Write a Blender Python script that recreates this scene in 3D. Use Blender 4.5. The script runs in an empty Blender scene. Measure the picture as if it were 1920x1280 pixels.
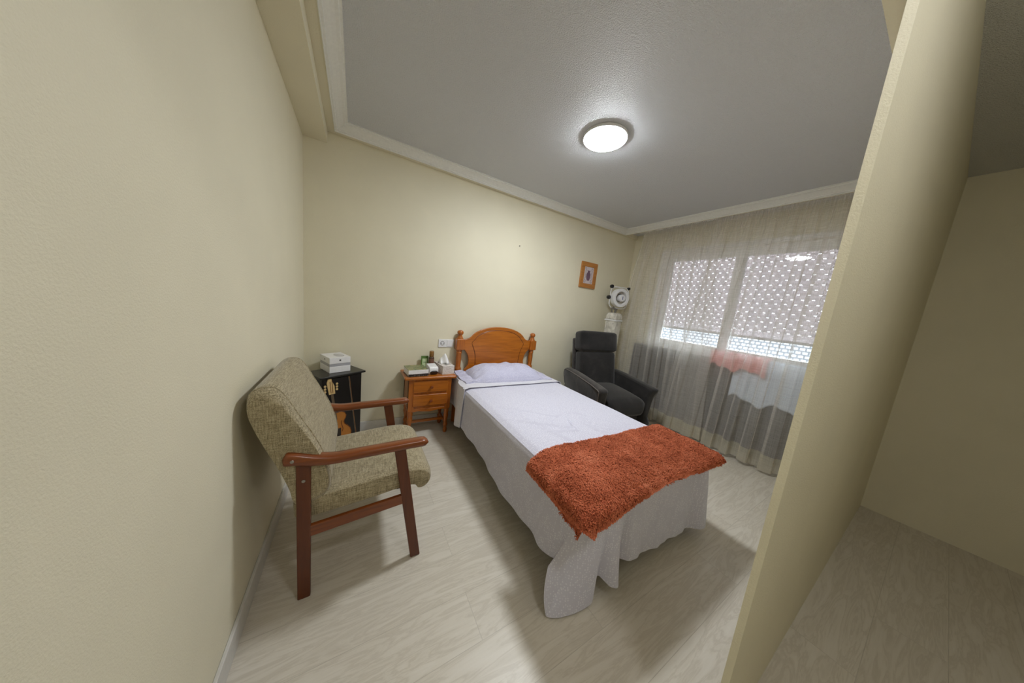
import bpy, bmesh, math, random
from mathutils import Vector, Matrix, noise
random.seed(7)
PI = math.pi
scene = bpy.context.scene
COL = scene.collection

# ------------------------------------------------------------------ helpers
def s2l(c):
    return c / 12.92 if c <= 0.04045 else ((c + 0.055) / 1.055) ** 2.4
def rgb(r, g, b):
    return (s2l(r / 255), s2l(g / 255), s2l(b / 255), 1.0)
def sstep(a, b, x):
    t = min(1, max(0, (x - a) / (b - a))); return t * t * (3 - 2 * t)
def lerp(a, b, t):
    return a + (b - a) * t
def interp(tab, x):
    if x <= tab[0][0]: return tab[0][1]
    for (a, va), (b, vb) in zip(tab, tab[1:]):
        if x <= b: return lerp(va, vb, (x - a) / (b - a))
    return tab[-1][1]

class NT:
    def __init__(s, name):
        s.m = bpy.data.materials.new(name); s.m.use_nodes = True
        s.t = s.m.node_tree; s.n = s.t.nodes; s.l = s.t.links
        s.p = s.n['Principled BSDF']; s.out = s.n['Material Output']
    def add(s, typ, **kw):
        nd = s.n.new(typ)
        for k, v in kw.items():
            if k in nd.inputs.keys() and not hasattr(nd, k): nd.inputs[k].default_value = v
            else: setattr(nd, k, v)
        return nd
    def link(s, a, b): s.l.new(a, b)
    def coords(s, scale=(1, 1, 1), kind='Object', rot=(0, 0, 0)):
        c = s.n.new('ShaderNodeTexCoord'); mp = s.n.new('ShaderNodeMapping')
        mp.inputs['Scale'].default_value = scale; mp.inputs['Rotation'].default_value = rot
        s.link(c.outputs[kind], mp.inputs['Vector']); return mp.outputs['Vector']
    def noise(s, vec, scale, detail=4, rough=.5, dist=0):
        nd = s.n.new('ShaderNodeTexNoise'); nd.inputs['Scale'].default_value = scale
        nd.inputs['Detail'].default_value = detail; nd.inputs['Roughness'].default_value = rough
        nd.inputs['Distortion'].default_value = dist
        s.link(vec, nd.inputs['Vector']); return nd.outputs['Fac']
    def ramp(s, fac, stops):
        r = s.n.new('ShaderNodeValToRGB'); e = r.color_ramp.elements
        while len(e) < len(stops): e.new(.5)
        for el, (p, c) in zip(e, stops): el.position = p; el.color = c
        s.link(fac, r.inputs['Fac']); return r.outputs['Color']
    def mix(s, fac, a, b, mode='MIX'):
        m = s.n.new('ShaderNodeMix'); m.data_type = 'RGBA'; m.blend_type = mode
        for sock, v in ((m.inputs[0], fac), (m.inputs[6], a), (m.inputs[7], b)):
            if hasattr(v, 'links') or isinstance(v, bpy.types.NodeSocket): s.link(v, sock)
            else: sock.default_value = v
        return m.outputs[2]
    def math(s, op, a, b=None):
        m = s.n.new('ShaderNodeMath'); m.operation = op
        for sock, v in ((m.inputs[0], a), (m.inputs[1], b)):
            if v is None: continue
            if isinstance(v, bpy.types.NodeSocket): s.link(v, sock)
            else: sock.default_value = v
        return m.outputs[0]
    def bump(s, h, strength=.3, dist=.01):
        b = s.n.new('ShaderNodeBump'); b.inputs['Strength'].default_value = strength
        b.inputs['Distance'].default_value = dist
        s.link(h, b.inputs['Height']); s.link(b.outputs['Normal'], s.p.inputs['Normal'])
    def base(s, v, rough=.6, spec=.5, sheen=0):
        if isinstance(v, bpy.types.NodeSocket): s.link(v, s.p.inputs['Base Color'])
        else: s.p.inputs['Base Color'].default_value = v
        s.p.inputs['Roughness'].default_value = rough
        s.p.inputs['Specular IOR Level'].default_value = spec
        if sheen: s.p.inputs['Sheen Weight'].default_value = sheen
        return s

def plain(name, c, rough=.5, spec=.5, metal=0):
    t = NT(name); v = t.coords()
    f = t.noise(v, 60, 3)
    col = t.ramp(f, [(.3, tuple(x * .93 for x in c[:3]) + (1,)), (.7, c)])
    t.base(col, rough, spec); t.p.inputs['Metallic'].default_value = metal
    return t.m

# ------------------------------------------------------------------ materials
M = {}
def mk_wall(name, c, bscale=210, bstr=.35):
    t = NT(name); v = t.coords()
    f = t.noise(v, 3, 3); n2 = t.noise(v, bscale, 3, .6)
    col = t.ramp(f, [(.3, tuple(x * .95 for x in c[:3]) + (1,)), (.7, c)])
    t.base(col, .55, .35); t.bump(n2, bstr, .004); return t.m
M['wall'] = mk_wall('cream_wall_paint', rgb(224, 218, 195))
M['wall_hall'] = M['wall']
t = NT('stippled_ceiling'); v = t.coords()
a = t.noise(v, 95, 4, .6); b = t.noise(v, 190, 2, .5)
t.base(rgb(214, 216, 220), .5, .4); t.bump(t.math('ADD', a, b), .75, .009); M['ceiling'] = t.m
M['cornice'] = plain('cornice_white', rgb(226, 226, 222), .5)
M['baseboard'] = plain('baseboard_white', rgb(205, 203, 198), .4)

t = NT('greige_laminate'); v = t.coords()
br = t.add('ShaderNodeTexBrick'); t.link(v, br.inputs['Vector'])
br.offset = .37; br.inputs['Scale'].default_value = 1
br.inputs['Brick Width'].default_value = 1.28; br.inputs['Row Height'].default_value = .192
br.inputs['Mortar Size'].default_value = .0012; br.inputs['Mortar Smooth'].default_value = .2
br.inputs['Color1'].default_value = (0, 0, 0, 1); br.inputs['Color2'].default_value = (1, 1, 1, 1)
br.inputs['Mortar'].default_value = (.5, .5, .5, 1); br.inputs['Bias'].default_value = 0
sep = t.add('ShaderNodeSeparateColor'); t.link(br.outputs['Color'], sep.inputs[0])
off = t.add('ShaderNodeVectorMath', operation='MULTIPLY_ADD')
comb = t.add('ShaderNodeCombineXYZ'); t.link(sep.outputs[0], comb.inputs[0]); t.link(sep.outputs[0], comb.inputs[1])
t.link(comb.outputs[0], off.inputs[0]); off.inputs[1].default_value = (7, 3, 0); t.link(v, off.inputs[2])
mp = t.add('ShaderNodeMapping'); mp.inputs['Scale'].default_value = (1.1, 9, 1); t.link(off.outputs[0], mp.inputs['Vector'])
g1 = t.noise(mp.outputs[0], 2.2, 6, .6, 1.6)
mp2 = t.add('ShaderNodeMapping'); mp2.inputs['Scale'].default_value = (2.5, 60, 1); t.link(off.outputs[0], mp2.inputs['Vector'])
g2 = t.noise(mp2.outputs[0], 3, 4, .6)
c1 = t.ramp(g1, [(.25, rgb(194, 187, 173)), (.42, rgb(212, 206, 194)), (.48, rgb(198, 191, 178)), (.55, rgb(212, 206, 194)), (.75, rgb(219, 214, 204))])
c2 = t.mix(t.math('MULTIPLY', g2, .2), c1, rgb(165, 155, 138))
c3 = t.mix(t.math('MULTIPLY', sep.outputs[0], .12), c2, rgb(170, 160, 142))
c4 = t.mix(t.math('MULTIPLY', br.outputs['Fac'], .3), c3, rgb(120, 112, 98))
t.base(c4, .36, .45); t.bump(g2, .06, .002); M['floor'] = t.m

def mk_wood(name, dark, light, rough=.25, scale=(2, 30, 30), coat=.3):
    t = NT(name); v = t.coords(scale)
    f = t.noise(v, 1.6, 5, .6, .8)
    col = t.ramp(f, [(.25, dark), (.6, light), (.85, light)])
    t.base(col, rough, .5); t.p.inputs['Coat Weight'].default_value = coat
    t.p.inputs['Coat Roughness'].default_value = .15
    t.bump(f, .05, .002); return t.m
M['honey'] = mk_wood('honey_pine_horizontal', rgb(138, 72, 10), rgb(178, 102, 22), .3)
M['honey_v'] = mk_wood('honey_pine_vertical', rgb(134, 68, 10), rgb(172, 96, 20), .3, (30, 30, 2))
M['honey_dark'] = mk_wood('dark_groove_stain', rgb(80, 36, 8), rgb(104, 52, 14), .4)
M['teak'] = mk_wood('reddish_beech_horizontal', rgb(96, 44, 10), rgb(124, 62, 18), .28)
M['teak_v'] = mk_wood('reddish_beech_vertical', rgb(74, 31, 6), rgb(96, 45, 12), .38, (30, 30, 2), .08)
M['frame_wood'] = mk_wood('light_frame_wood', rgb(160, 100, 40), rgb(186, 124, 56), .4)
M['knob'] = mk_wood('knob_wood', rgb(92, 40, 12), rgb(130, 62, 18), .3)
M['black_paint'] = plain('black_lacquer', rgb(26, 24, 20), .3)
M['black'] = plain('black_plastic', rgb(28, 28, 30), .35)
M['dark_inside'] = plain('dark_wood_base', rgb(58, 36, 22), .6)
M['white_plastic'] = plain('white_plastic', rgb(226, 226, 228), .3)
M['white_card'] = plain('white_card', rgb(232, 232, 234), .35)
M['grey_band'] = plain('grey_card_band', rgb(168, 168, 174), .4)
M['dark_print'] = plain('dark_print', rgb(60, 60, 64), .5)
M['metal'] = plain('satin_metal', rgb(170, 166, 160), .3, .5, 1)
M['gold'] = plain('bronze_cap', rgb(150, 112, 66), .3, .5, .7)
M['pvc'] = plain('white_window_frame', rgb(232, 232, 230), .35)

# chenille upholstery
t = NT('olive_chenille'); v0 = t.coords(); c = t.noise(v0, 5, 2)
ws = [t.math('MULTIPLY', t.noise(t.coords(k), 1, 3, .6), .34) for k in ((22, 300, 300), (300, 22, 300), (300, 300, 22))]
w = t.math('ADD', t.math('ADD', ws[0], ws[1]), ws[2])
col = t.ramp(w, [(.38, rgb(78, 70, 48)), (.5, rgb(146, 134, 108)), (.62, rgb(190, 178, 151))])
col = t.mix(t.math('MULTIPLY', c, .3), col, rgb(158, 148, 114))
t.base(col, .9, .15, .3); t.bump(w, .5, .004); M['chenille'] = t.m

# charcoal velour
t = NT('charcoal_velour'); v = t.coords()
f = t.noise(v, 7, 4, .6); g = t.noise(v, 400, 2)
col = t.ramp(f, [(.3, rgb(28, 27, 27)), (.55, rgb(38, 36, 36)), (.78, rgb(54, 51, 50))])
t.base(col, .85, .2, .25); t.bump(g, .15, .002); M['velour'] = t.m
M['piping_grey'] = plain('grey_piping', rgb(120, 114, 110), .8, .2)
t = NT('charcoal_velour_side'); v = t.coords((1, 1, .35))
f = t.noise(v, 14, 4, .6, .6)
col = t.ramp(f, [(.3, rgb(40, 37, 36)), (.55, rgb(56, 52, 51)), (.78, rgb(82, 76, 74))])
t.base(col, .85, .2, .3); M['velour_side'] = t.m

# printed cotton
def mk_cotton(name, c, dot, sc=95, rad=.27):
    t = NT(name); v = t.coords()
    vo = t.add('ShaderNodeTexVoronoi'); vo.inputs['Scale'].default_value = sc; vo.inputs['Randomness'].default_value = .55
    t.link(v, vo.inputs['Vector'])
    d = t.ramp(vo.outputs['Distance'], [(rad, (1, 1, 1, 1)), (rad + .1, (0, 0, 0, 1))])
    col = t.mix(d, c, dot)
    n = t.noise(v, 18, 4, .6); n3 = t.noise(v, 600, 2)
    t.base(col, .85, .2, .1); t.bump(t.math('ADD', n, t.math('MULTIPLY', n3, .15)), .25, .006); return t.m
M['spread'] = mk_cotton('lavender_dotted_cotton', rgb(196, 195, 210), rgb(216, 216, 227))
M['pillowcase'] = mk_cotton('lavender_print_pillowcase', rgb(184, 183, 206), rgb(214, 213, 226), 120)
M['sheet'] = mk_cotton('pale_lavender_sheet', rgb(206, 205, 214), rgb(220, 220, 228), 140)
M['mattress'] = plain('mattress_ticking', rgb(190, 186, 186), .8, .2)

# terracotta fleece
t = NT('terracotta_fleece'); v = t.coords()
f = t.noise(v, 9, 4, .6); g = t.noise(v, 160, 3, .7)
col = t.ramp(t.math('ADD', t.math('MULTIPLY', f, .5), t.math('MULTIPLY', g, .5)),
             [(.34, rgb(132, 62, 40)), (.5, rgb(188, 102, 72)), (.66, rgb(216, 134, 102))])
t.base(col, .95, .1, .45); t.p.inputs['Sheen Tint'].default_value = rgb(230, 140, 100)
t.bump(g, .6, .006); M['fleece'] = t.m

# sheer curtain
def mk_sheer(name, c, op):
    t = NT(name); v1 = t.coords((4, 260, 4)); v2 = t.coords((4, 9, 260))
    a = t.noise(v1, 1, 2); b = t.noise(v2, 1, 2)
    op_ = t.math('ADD', t.math('MULTIPLY', t.math('ADD', a, b), .22), op - .22)
    tr = t.add('ShaderNodeBsdfTransparent'); df = t.add('ShaderNodeBsdfDiffuse'); tl = t.add('ShaderNodeBsdfTranslucent')
    df.inputs['Color'].default_value = c; tl.inputs['Color'].default_value = c
    m1 = t.add('ShaderNodeMixShader'); m1.inputs[0].default_value = .45
    t.link(df.outputs[0], m1.inputs[1]); t.link(tl.outputs[0], m1.inputs[2])
    m2 = t.add('ShaderNodeMixShader'); t.link(op_, m2.inputs[0])
    t.link(tr.outputs[0], m2.inputs[1]); t.link(m1.outputs[0], m2.inputs[2])
    t.link(m2.outputs[0], t.out.inputs['Surface']); return t.m
M['sheer'] = mk_sheer('ivory_sheer', rgb(234, 230, 225), .37)
M['sheer_hem'] = mk_sheer('ivory_sheer_hem', rgb(226, 220, 202), .55)
t = NT('clear_glass'); t.n.remove(t.p)
tr = t.add('ShaderNodeBsdfTransparent'); gl = t.add('ShaderNodeBsdfGlossy'); gl.inputs['Roughness'].default_value = .02
fr = t.add('ShaderNodeFresnel'); fr.inputs['IOR'].default_value = 1.45; mx = t.add('ShaderNodeMixShader')
tr.inputs['Color'].default_value = (.94, .96, .96, 1)
t.link(fr.outputs[0], mx.inputs[0]); t.link(tr.outputs[0], mx.inputs[1]); t.link(gl.outputs[0], mx.inputs[2])
t.link(mx.outputs[0], t.out.inputs['Surface']); M['glass'] = t.m
t = NT('led_diffuser'); t.n.remove(t.p)
em = t.add('ShaderNodeEmission'); em.inputs['Color'].default_value = (.92, .96, 1, 1); em.inputs['Strength'].default_value = 82
t.link(em.outputs[0], t.out.inputs['Surface']); M['led'] = t.m
t = NT('facade_render'); v = t.coords()
br = t.add('ShaderNodeTexBrick'); t.link(t.coords((1, 1, 1), 'Object', (0, PI / 2, PI / 2)), br.inputs['Vector'])
br.inputs['Scale'].default_value = 1; br.inputs['Brick Width'].default_value = .085; br.inputs['Row Height'].default_value = .065
br.inputs['Mortar Size'].default_value = .012
br.inputs['Color1'].default_value = rgb(128, 130, 132); br.inputs['Color2'].default_value = rgb(116, 120, 124); br.inputs['Mortar'].default_value = rgb(62, 66, 72)
t.base(br.outputs['Color'], .8); M['facade'] = t.m
M['pink_light_tint'] = plain('pink_light_tint', rgb(228, 160, 158), .9, .1)  # colour imitates pink daylight falling on the sheer
M['blue_light_tint'] = plain('pale_blue_light_tint', rgb(212, 224, 240), .9, .1)  # colour imitates bluish daylight falling on the sheer

# ------------------------------------------------------------------ object helpers
def obj(name, bm, mat, parent=None, smooth=True, bevel=0, bseg=2, sub=0, label=None):
    me = bpy.data.meshes.new(name)
    if isinstance(bm, bmesh.types.BMesh):
        bmesh.ops.recalc_face_normals(bm, faces=bm.faces[:]); bm.to_mesh(me); bm.free()
    else:
        me.from_pydata(bm[0], [], bm[1])
    o = bpy.data.objects.new(name, me); COL.objects.link(o)
    for m in (mat if isinstance(mat, list) else [mat]): me.materials.append(m)
    if smooth:
        for p in me.polygons: p.use_smooth = True
    if bevel:
        b = o.modifiers.new('bevel', 'BEVEL'); b.width = bevel; b.segments = bseg; b.limit_method = 'ANGLE'; b.angle_limit = .6
        b.harden_normals = True
    if sub:
        s = o.modifiers.new('sub', 'SUBSURF'); s.levels = sub; s.render_levels = sub
    if smooth and not bevel and not sub:
        try: me.set_sharp_from_angle(angle=.7)
        except Exception: pass
    if parent is not None: o.parent = parent
    if label: o['label'] = label
    return o
def tag(o, label, cat, group=None):
    o['label'] = label; o['category'] = cat
    if group: o['group'] = group
    return o
def thing(name, label, cat, loc=(0, 0, 0), rz=0, group=None):
    o = bpy.data.objects.new(name, None); COL.objects.link(o)
    o.location = loc; o.rotation_euler = (0, 0, rz); o.empty_display_size = .1
    return tag(o, label, cat, group)
def struct(name, bm, mat, **kw):
    o = obj(name, bm, mat, **kw); o['kind'] = 'structure'; return o

def box(bm, x0, x1, y0, y1, z0, z1):
    vs = [bm.verts.new((x, y, z)) for z in (z0, z1) for y in (y0, y1) for x in (x0, x1)]
    for f in ((0, 2, 3, 1), (4, 5, 7, 6), (0, 1, 5, 4), (2, 6, 7, 3), (0, 4, 6, 2), (1, 3, 7, 5)):
        bm.faces.new([vs[i] for i in f])
    return bm
def B(*a): return box(bmesh.new(), *a)
def prism(bm, poly, axis, a, b):
    """extrude a 2D polygon along axis between a and b"""
    def P(u, v, w): return {'x': (w, u, v), 'y': (u, w, v), 'z': (u, v, w)}[axis]
    A = [bm.verts.new(P(u, v, a)) for u, v in poly]; Bv = [bm.verts.new(P(u, v, b)) for u, v in poly]
    n = len(poly)
    bm.faces.new(A); bm.faces.new(Bv[::-1])
    for i in range(n): bm.faces.new((A[i], A[(i + 1) % n], Bv[(i + 1) % n], Bv[i]))
    return bm
def lathe(bm, prof, c=(0, 0, 0), n=24, axis='z'):
    """prof: list of (r, h)"""
    rings = []
    for r, h in prof:
        ring = []
        for i in range(n):
            a = 2 * PI * i / n; u, v = r * math.cos(a), r * math.sin(a)
            p = {'z': (u, v, h), 'y': (u, h, v), 'x': (h, u, v)}[axis]
            ring.append(bm.verts.new((c[0] + p[0], c[1] + p[1], c[2] + p[2])))
        rings.append(ring)
    for r1, r2 in zip(rings, rings[1:]):
        for i in range(n): bm.faces.new((r1[i], r1[(i + 1) % n], r2[(i + 1) % n], r2[i]))
    bm.faces.new(rings[0][::-1]); bm.faces.new(rings[-1])
    return bm
def tube(bm, pts, r, n=8, closed=False):
    pts = [Vector(p) for p in pts]; rings = []; N = len(pts)
    for i, p in enumerate(pts):
        if closed: d = pts[(i + 1) % N] - pts[i - 1]
        else: d = pts[min(i + 1, N - 1)] - pts[max(i - 1, 0)]
        d.normalize(); up = Vector((0, 0, 1)) if abs(d.z) < .9 else Vector((0, 1, 0))
        s = d.cross(up).normalized(); u = s.cross(d)
        rr = r[i] if isinstance(r, (list, tuple)) else r
        rings.append([bm.verts.new(p + s * rr * math.cos(2 * PI * k / n) + u * rr * math.sin(2 * PI * k / n)) for k in range(n)])
    prs = list(zip(rings, rings[1:])) + ([(rings[-1], rings[0])] if closed else [])
    for a, b in prs:
        for k in range(n): bm.faces.new((a[k], a[(k + 1) % n], b[(k + 1) % n], b[k]))
    if not closed: bm.faces.new(rings[0][::-1]); bm.faces.new(rings[-1])
    return bm
def grid(fn, nu, nv):
    vs = [fn(i / nu, j / nv) for j in range(nv + 1) for i in range(nu + 1)]
    fs = [(j * (nu + 1) + i, j * (nu + 1) + i + 1, (j + 1) * (nu + 1) + i + 1, (j + 1) * (nu + 1) + i) for j in range(nv) for i in range(nu)]
    return vs, fs
def rrect(w, h, r, n=5):
    pts = []
    for cx, cy, a0 in ((w / 2 - r, h / 2 - r, 0), (-w / 2 + r, h / 2 - r, PI / 2), (-w / 2 + r, -h / 2 + r, PI), (w / 2 - r, -h / 2 + r, 1.5 * PI)):
        for i in range(n + 1):
            a = a0 + PI / 2 * i / n; pts.append((cx + r * math.cos(a), cy + r * math.sin(a)))
    return pts
def sweep(bm, pts, prof, up=(0, 1, 0)):
    """sweep 2D profile (a along `up`, b along the side) on a path"""
    pts = [Vector(p) for p in pts]; up = Vector(up); rings = []
    for i, p in enumerate(pts):
        d = (pts[min(i + 1, len(pts) - 1)] - pts[max(i - 1, 0)]).normalized()
        s = d.cross(up).normalized()
        pr = prof(i / (len(pts) - 1)) if callable(prof) else prof
        rings.append([bm.verts.new(p + up * a + s * b) for a, b in pr])
    n = len(rings[0])
    for a, b in zip(rings, rings[1:]):
        for k in range(n): bm.faces.new((a[k], a[(k + 1) % n], b[(k + 1) % n], b[k]))
    bm.faces.new(rings[0][::-1]); bm.faces.new(rings[-1]); return bm
def spline(pts, n=8):
    out = []; P = [Vector(p) for p in pts]; P = [P[0] * 2 - P[1]] + P + [P[-1] * 2 - P[-2]]
    for i in range(1, len(P) - 2):
        for k in range(n):
            t = k / n; a, b, c, d = P[i - 1], P[i], P[i + 1], P[i + 2]
            out.append(.5 * ((2 * b) + (c - a) * t + (2 * a - 5 * b + 4 * c - d) * t * t + (3 * b - 3 * c + d - a) * t ** 3))
    out.append(P[-2]); return out
def cushion(w, d, h, nx=24, ny=24, p=4.0, crown=0, rnd=.035):
    """rounded box cushion centred on 0 (w along x, d along y, h along z), closed"""
    bm = bmesh.new(); bmesh.ops.create_cube(bm, size=1)
    bmesh.ops.subdivide_edges(bm, edges=bm.edges[:], cuts=11, use_grid_fill=True)
    for v in bm.verts:
        u = Vector((v.co.x * w, v.co.y * d, v.co.z * h))
        r = min(rnd, w / 2, d / 2, h / 2)
        inner = Vector((max(-w / 2 + r, min(w / 2 - r, u.x)), max(-d / 2 + r, min(d / 2 - r, u.y)), max(-h / 2 + r, min(h / 2 - r, u.z))))
        q = u - inner
        if q.length > 1e-6: u = inner + q.normalized() * r
        if crown:
            k = (1 - (2 * v.co.x) ** 2) * (1 - (2 * v.co.y) ** 2)
            u.z += crown * k * (1 if v.co.z > 0 else -.3) * abs(2 * v.co.z)
        v.co = u
    return bm
def xform(bm, mat):
    bmesh.ops.transform(bm, matrix=mat, verts=bm.verts[:]); return bm
def frames(y0): return None

# ------------------------------------------------------------------ setting
W, YF, YH, HC = 3.92, -2.42, -3.55, 2.495
struct('floor', B(-.12, W + .12, YH - .1, .12, -.1, 0), M['floor'], smooth=False)
struct('ceiling', B(-.12, W + .12, YH - .1, .12, HC, HC + .1), M['ceiling'], smooth=False)
struct('wall_back', B(-.12, W + .12, 0, .12, 0, HC), M['wall'], smooth=False)
struct('wall_left', B(-.12, 0, YH, 0, 0, HC), M['wall'], smooth=False)
WY0, WY1, WZ0, WZ1 = -2.14, -.50, .985, 2.19       # window opening
bm = B(W, W + .22, YH, WY0, 0, HC); box(bm, W, W + .22, WY1, 0, 0, HC)
box(bm, W, W + .22, WY0, WY1, 0, WZ0); box(bm, W, W + .22, WY0, WY1, WZ1, HC)
struct('wall_right', bm, M['wall'], smooth=False)
cor = [(1.25, -2.487), (1.263, -2.501), (W, -2.501), (W, YF), (1.67, YF)]
bm = prism(bmesh.new(), cor, 'z', 0, HC)
prism(bm, [(0, -2.501), (1.2625, -2.501), (1.2495, -2.487), (1.66, YF + .001), (0, YF + .001)], 'z', 2.12, HC)
struct('wall_front', bm, M['wall'], smooth=False)
struct('wall_hall', B(-.12, W + .12, YH - .1, YH, 0, HC), M['wall'], smooth=False)
# beam along the left wall, soffit round the tray, cornice
struct('trim_1', B(0, .148, YF, 0, 2.365, HC), M['wall'], smooth=False)
bm = bmesh.new()
box(bm, .148, .20, YF, 0, 2.447, HC); box(bm, .20, 3.6, -.062, 0, 2.447, HC)
box(bm, 3.6, 3.645, YF, 0, 2.447, HC); box(bm, 3.645, W, -.03, 0, 2.447, HC)
struct('trim_2', bm, M['wall'], smooth=False)
X0, X1, Y0, Y1 = .195, 3.605, YF, -.057
prof = [(0, 2.438), (0, HC), (.085, HC), (.085, HC - .006), (.074, HC - .008), (.072, HC - .014), (.058, HC - .018), (.040, HC - .028),
        (.026, 2.457), (.018, 2.452), (.016, 2.446), (.006, 2.444), (.004, 2.438)]
bm = bmesh.new(); loops = []
for (cx, cy, sx, sy) in ((X0, Y0, 1, 1), (X1, Y0, -1, 1), (X1, Y1, -1, -1), (X0, Y1, 1, -1)):
    loops.append([bm.verts.new((cx + sx * d, cy + sy * d, z)) for d, z in prof])
for i in range(4):
    a, b = loops[i], loops[(i + 1) % 4]
    for k in range(len(prof)): bm.faces.new((a[k], a[(k + 1) % len(prof)], b[(k + 1) % len(prof)], b[k]))
struct('trim_3', bm, M['cornice'], smooth=False)
struct('baseboard_back', B(0.012, W, -.012, 0, 0, .088), M['baseboard'], smooth=False, bevel=.003)
struct('baseboard_left', B(0, .012, YH, -.0, 0, .088), M['baseboard'], smooth=False, bevel=.003)
struct('baseboard_right', B(W - .012, W, YF, -.012, 0, .088), M['baseboard'], smooth=False, bevel=.003)

# window: frame, sashes with panes
fx0, fx1 = W + .03, W + .10
bm = B(fx0, fx1, WY0, WY0 + .05, WZ0, WZ1); box(bm, fx0, fx1, WY1 - .05, WY1, WZ0, WZ1)
box(bm, fx0, fx1, WY0 + .05, WY1 - .05, WZ0, WZ0 + .04); box(bm, fx0, fx1, WY0 + .05, WY1 - .05, WZ1 - .05, WZ1)
win = struct('window_1', bm, M['pvc'], smooth=False)
ym = (WY0 + WY1) / 2
for a, b in ((WY0 + .05, ym), (ym, WY1 - .05)):
    bm = B(fx0 + .01, fx1 - .01, a, a + .045, WZ0 + .04, WZ1 - .05); box(bm, fx0 + .01, fx1 - .01, b - .045, b, WZ0 + .04, WZ1 - .05)
    box(bm, fx0 + .01, fx1 - .01, a + .045, b - .045, WZ0 + .04, WZ0 + .085); box(bm, fx0 + .01, fx1 - .01, a + .045, b - .045, WZ1 - .095, WZ1 - .05)
    s = obj('sash', bm, M['pvc'], win, smooth=False)
    obj('pane', B(fx0 + .033, fx0 + .037, a + .045, b - .045, WZ0 + .085, WZ1 - .095), M['glass'], s, smooth=False)
obj('window_sill', B(W - .05, W + .04, WY0 - .03, WY1 + .03, WZ0 - .03, WZ0), M['pvc'], win, smooth=False, bevel=.004)
bm = B(W - .012, W, WY0 - .05, WY0, WZ0, WZ1 + .05); box(bm, W - .012, W, WY1, WY1 + .05, WZ0, WZ1 + .05); box(bm, W - .012, W, WY0, WY1, WZ1, WZ1 + .05)
obj('window_casing', bm, M['pvc'], win, smooth=False, bevel=.003)

# roller shutter with its light slits (real holes)
SX = W + .135
sh = thing('roller_shutter', 'pale roller shutter with rows of light slits, half lowered behind the sheer curtains', 'shutter', (SX, ym, 1.23))
vs, fs = [], []
def quad(y0, y1, z0, z1, xa, xb):
    i = len(vs); vs.extend([(xa, y0, z0), (xa, y1, z0), (xb, y1, z1), (xb, y0, z1)]); fs.append((i, i + 1, i + 2, i + 3))
ya, yb = WY0 - ym, WY1 - ym
r = 0; z = 0.06
quad(ya, yb, 0, .06, 0, 0)
while z < .98:
    hz0, hz1 = z + .020, z + .0270
    quad(ya, yb, z, hz0, .003, -.004); 
    y = ya + .03 + (.036 if r % 2 else 0); prev = ya
    while y < yb - .03:
        quad(prev, y, hz0, hz1, -.004, -.004); prev = y + .0205; y += .073
    quad(prev, yb, hz0, hz1, -.004, -.004)
    quad(ya, yb, hz1, z + .047, -.004, .003)
    quad(ya, yb, z + .047, z + .048, .003, .003)
    z += .048; r += 1
t = NT('shutter_slat'); df = t.add('ShaderNodeBsdfDiffuse'); tl = t.add('ShaderNodeBsdfTranslucent'); mx = t.add('ShaderNodeMixShader')
df.inputs['Color'].default_value = rgb(216, 212, 210); tl.inputs['Color'].default_value = rgb(222, 214, 216); mx.inputs[0].default_value = .36
t.link(df.outputs[0], mx.inputs[1]); t.link(tl.outputs[0], mx.inputs[2]); t.link(mx.outputs[0], t.out.inputs['Surface'])
o = obj('slat_curtain', (vs, fs), t.m, sh, smooth=False)
so = o.modifiers.new('thick', 'SOLIDIFY'); so.thickness = .006; so.offset = 1
obj('bottom_bar', B(-.006, .012, ya, yb, -.012, .012), plain('shutter_bar', rgb(190, 184, 178), .4), sh, smooth=False, bevel=.003)

# opposite facade seen through the gap
fa = tag(obj('terrace_wall', B(7.0, 7.2, -9, 5, -3, 1.22), M['facade'], smooth=False), 'pale tiled wall outside below the half lowered shutter', 'wall')

# ------------------------------------------------------------------ ceiling lamp
lp = thing('ceiling_lamp', 'round white glowing flush lamp on the stippled ceiling', 'lamp', (1.778, -1.222, HC))
obj('lamp_base', lathe(bmesh.new(), [(.136, 0), (.1435, -.003), (.144, -.0175), (.141, -.0195)][::-1], n=64), M['white_plastic'], lp)
obj('lamp_diffuser', lathe(bmesh.new(), [(.01, -.033), (.09, -.032), (.118, -.029), (.132, -.0248), (.1405, -.0193)], n=64), M['led'], lp)

hall_fill = thing('ceiling_lamp', 'added unseen fill lamp on the hall ceiling behind the doorway wall', 'lamp', (1.05, -3.12, HC))  # out of view, added as fill for the hall and the bed side
obj('lamp_base', lathe(bmesh.new(), [(.112, 0), (.114, -.012), (.112, -.014)][::-1], n=48), M['white_plastic'], hall_fill)
t = NT('hall_fill_diffuser'); t.n.remove(t.p); em = t.add('ShaderNodeEmission'); em.inputs['Color'].default_value = (.96, .97, 1, 1); em.inputs['Strength'].default_value = 30
t.link(em.outputs[0], t.out.inputs['Surface'])
obj('lamp_diffuser', lathe(bmesh.new(), [(.01, -.047), (.08, -.044), (.104, -.034), (.113, -.0145)], n=48), t.m, hall_fill)
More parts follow.
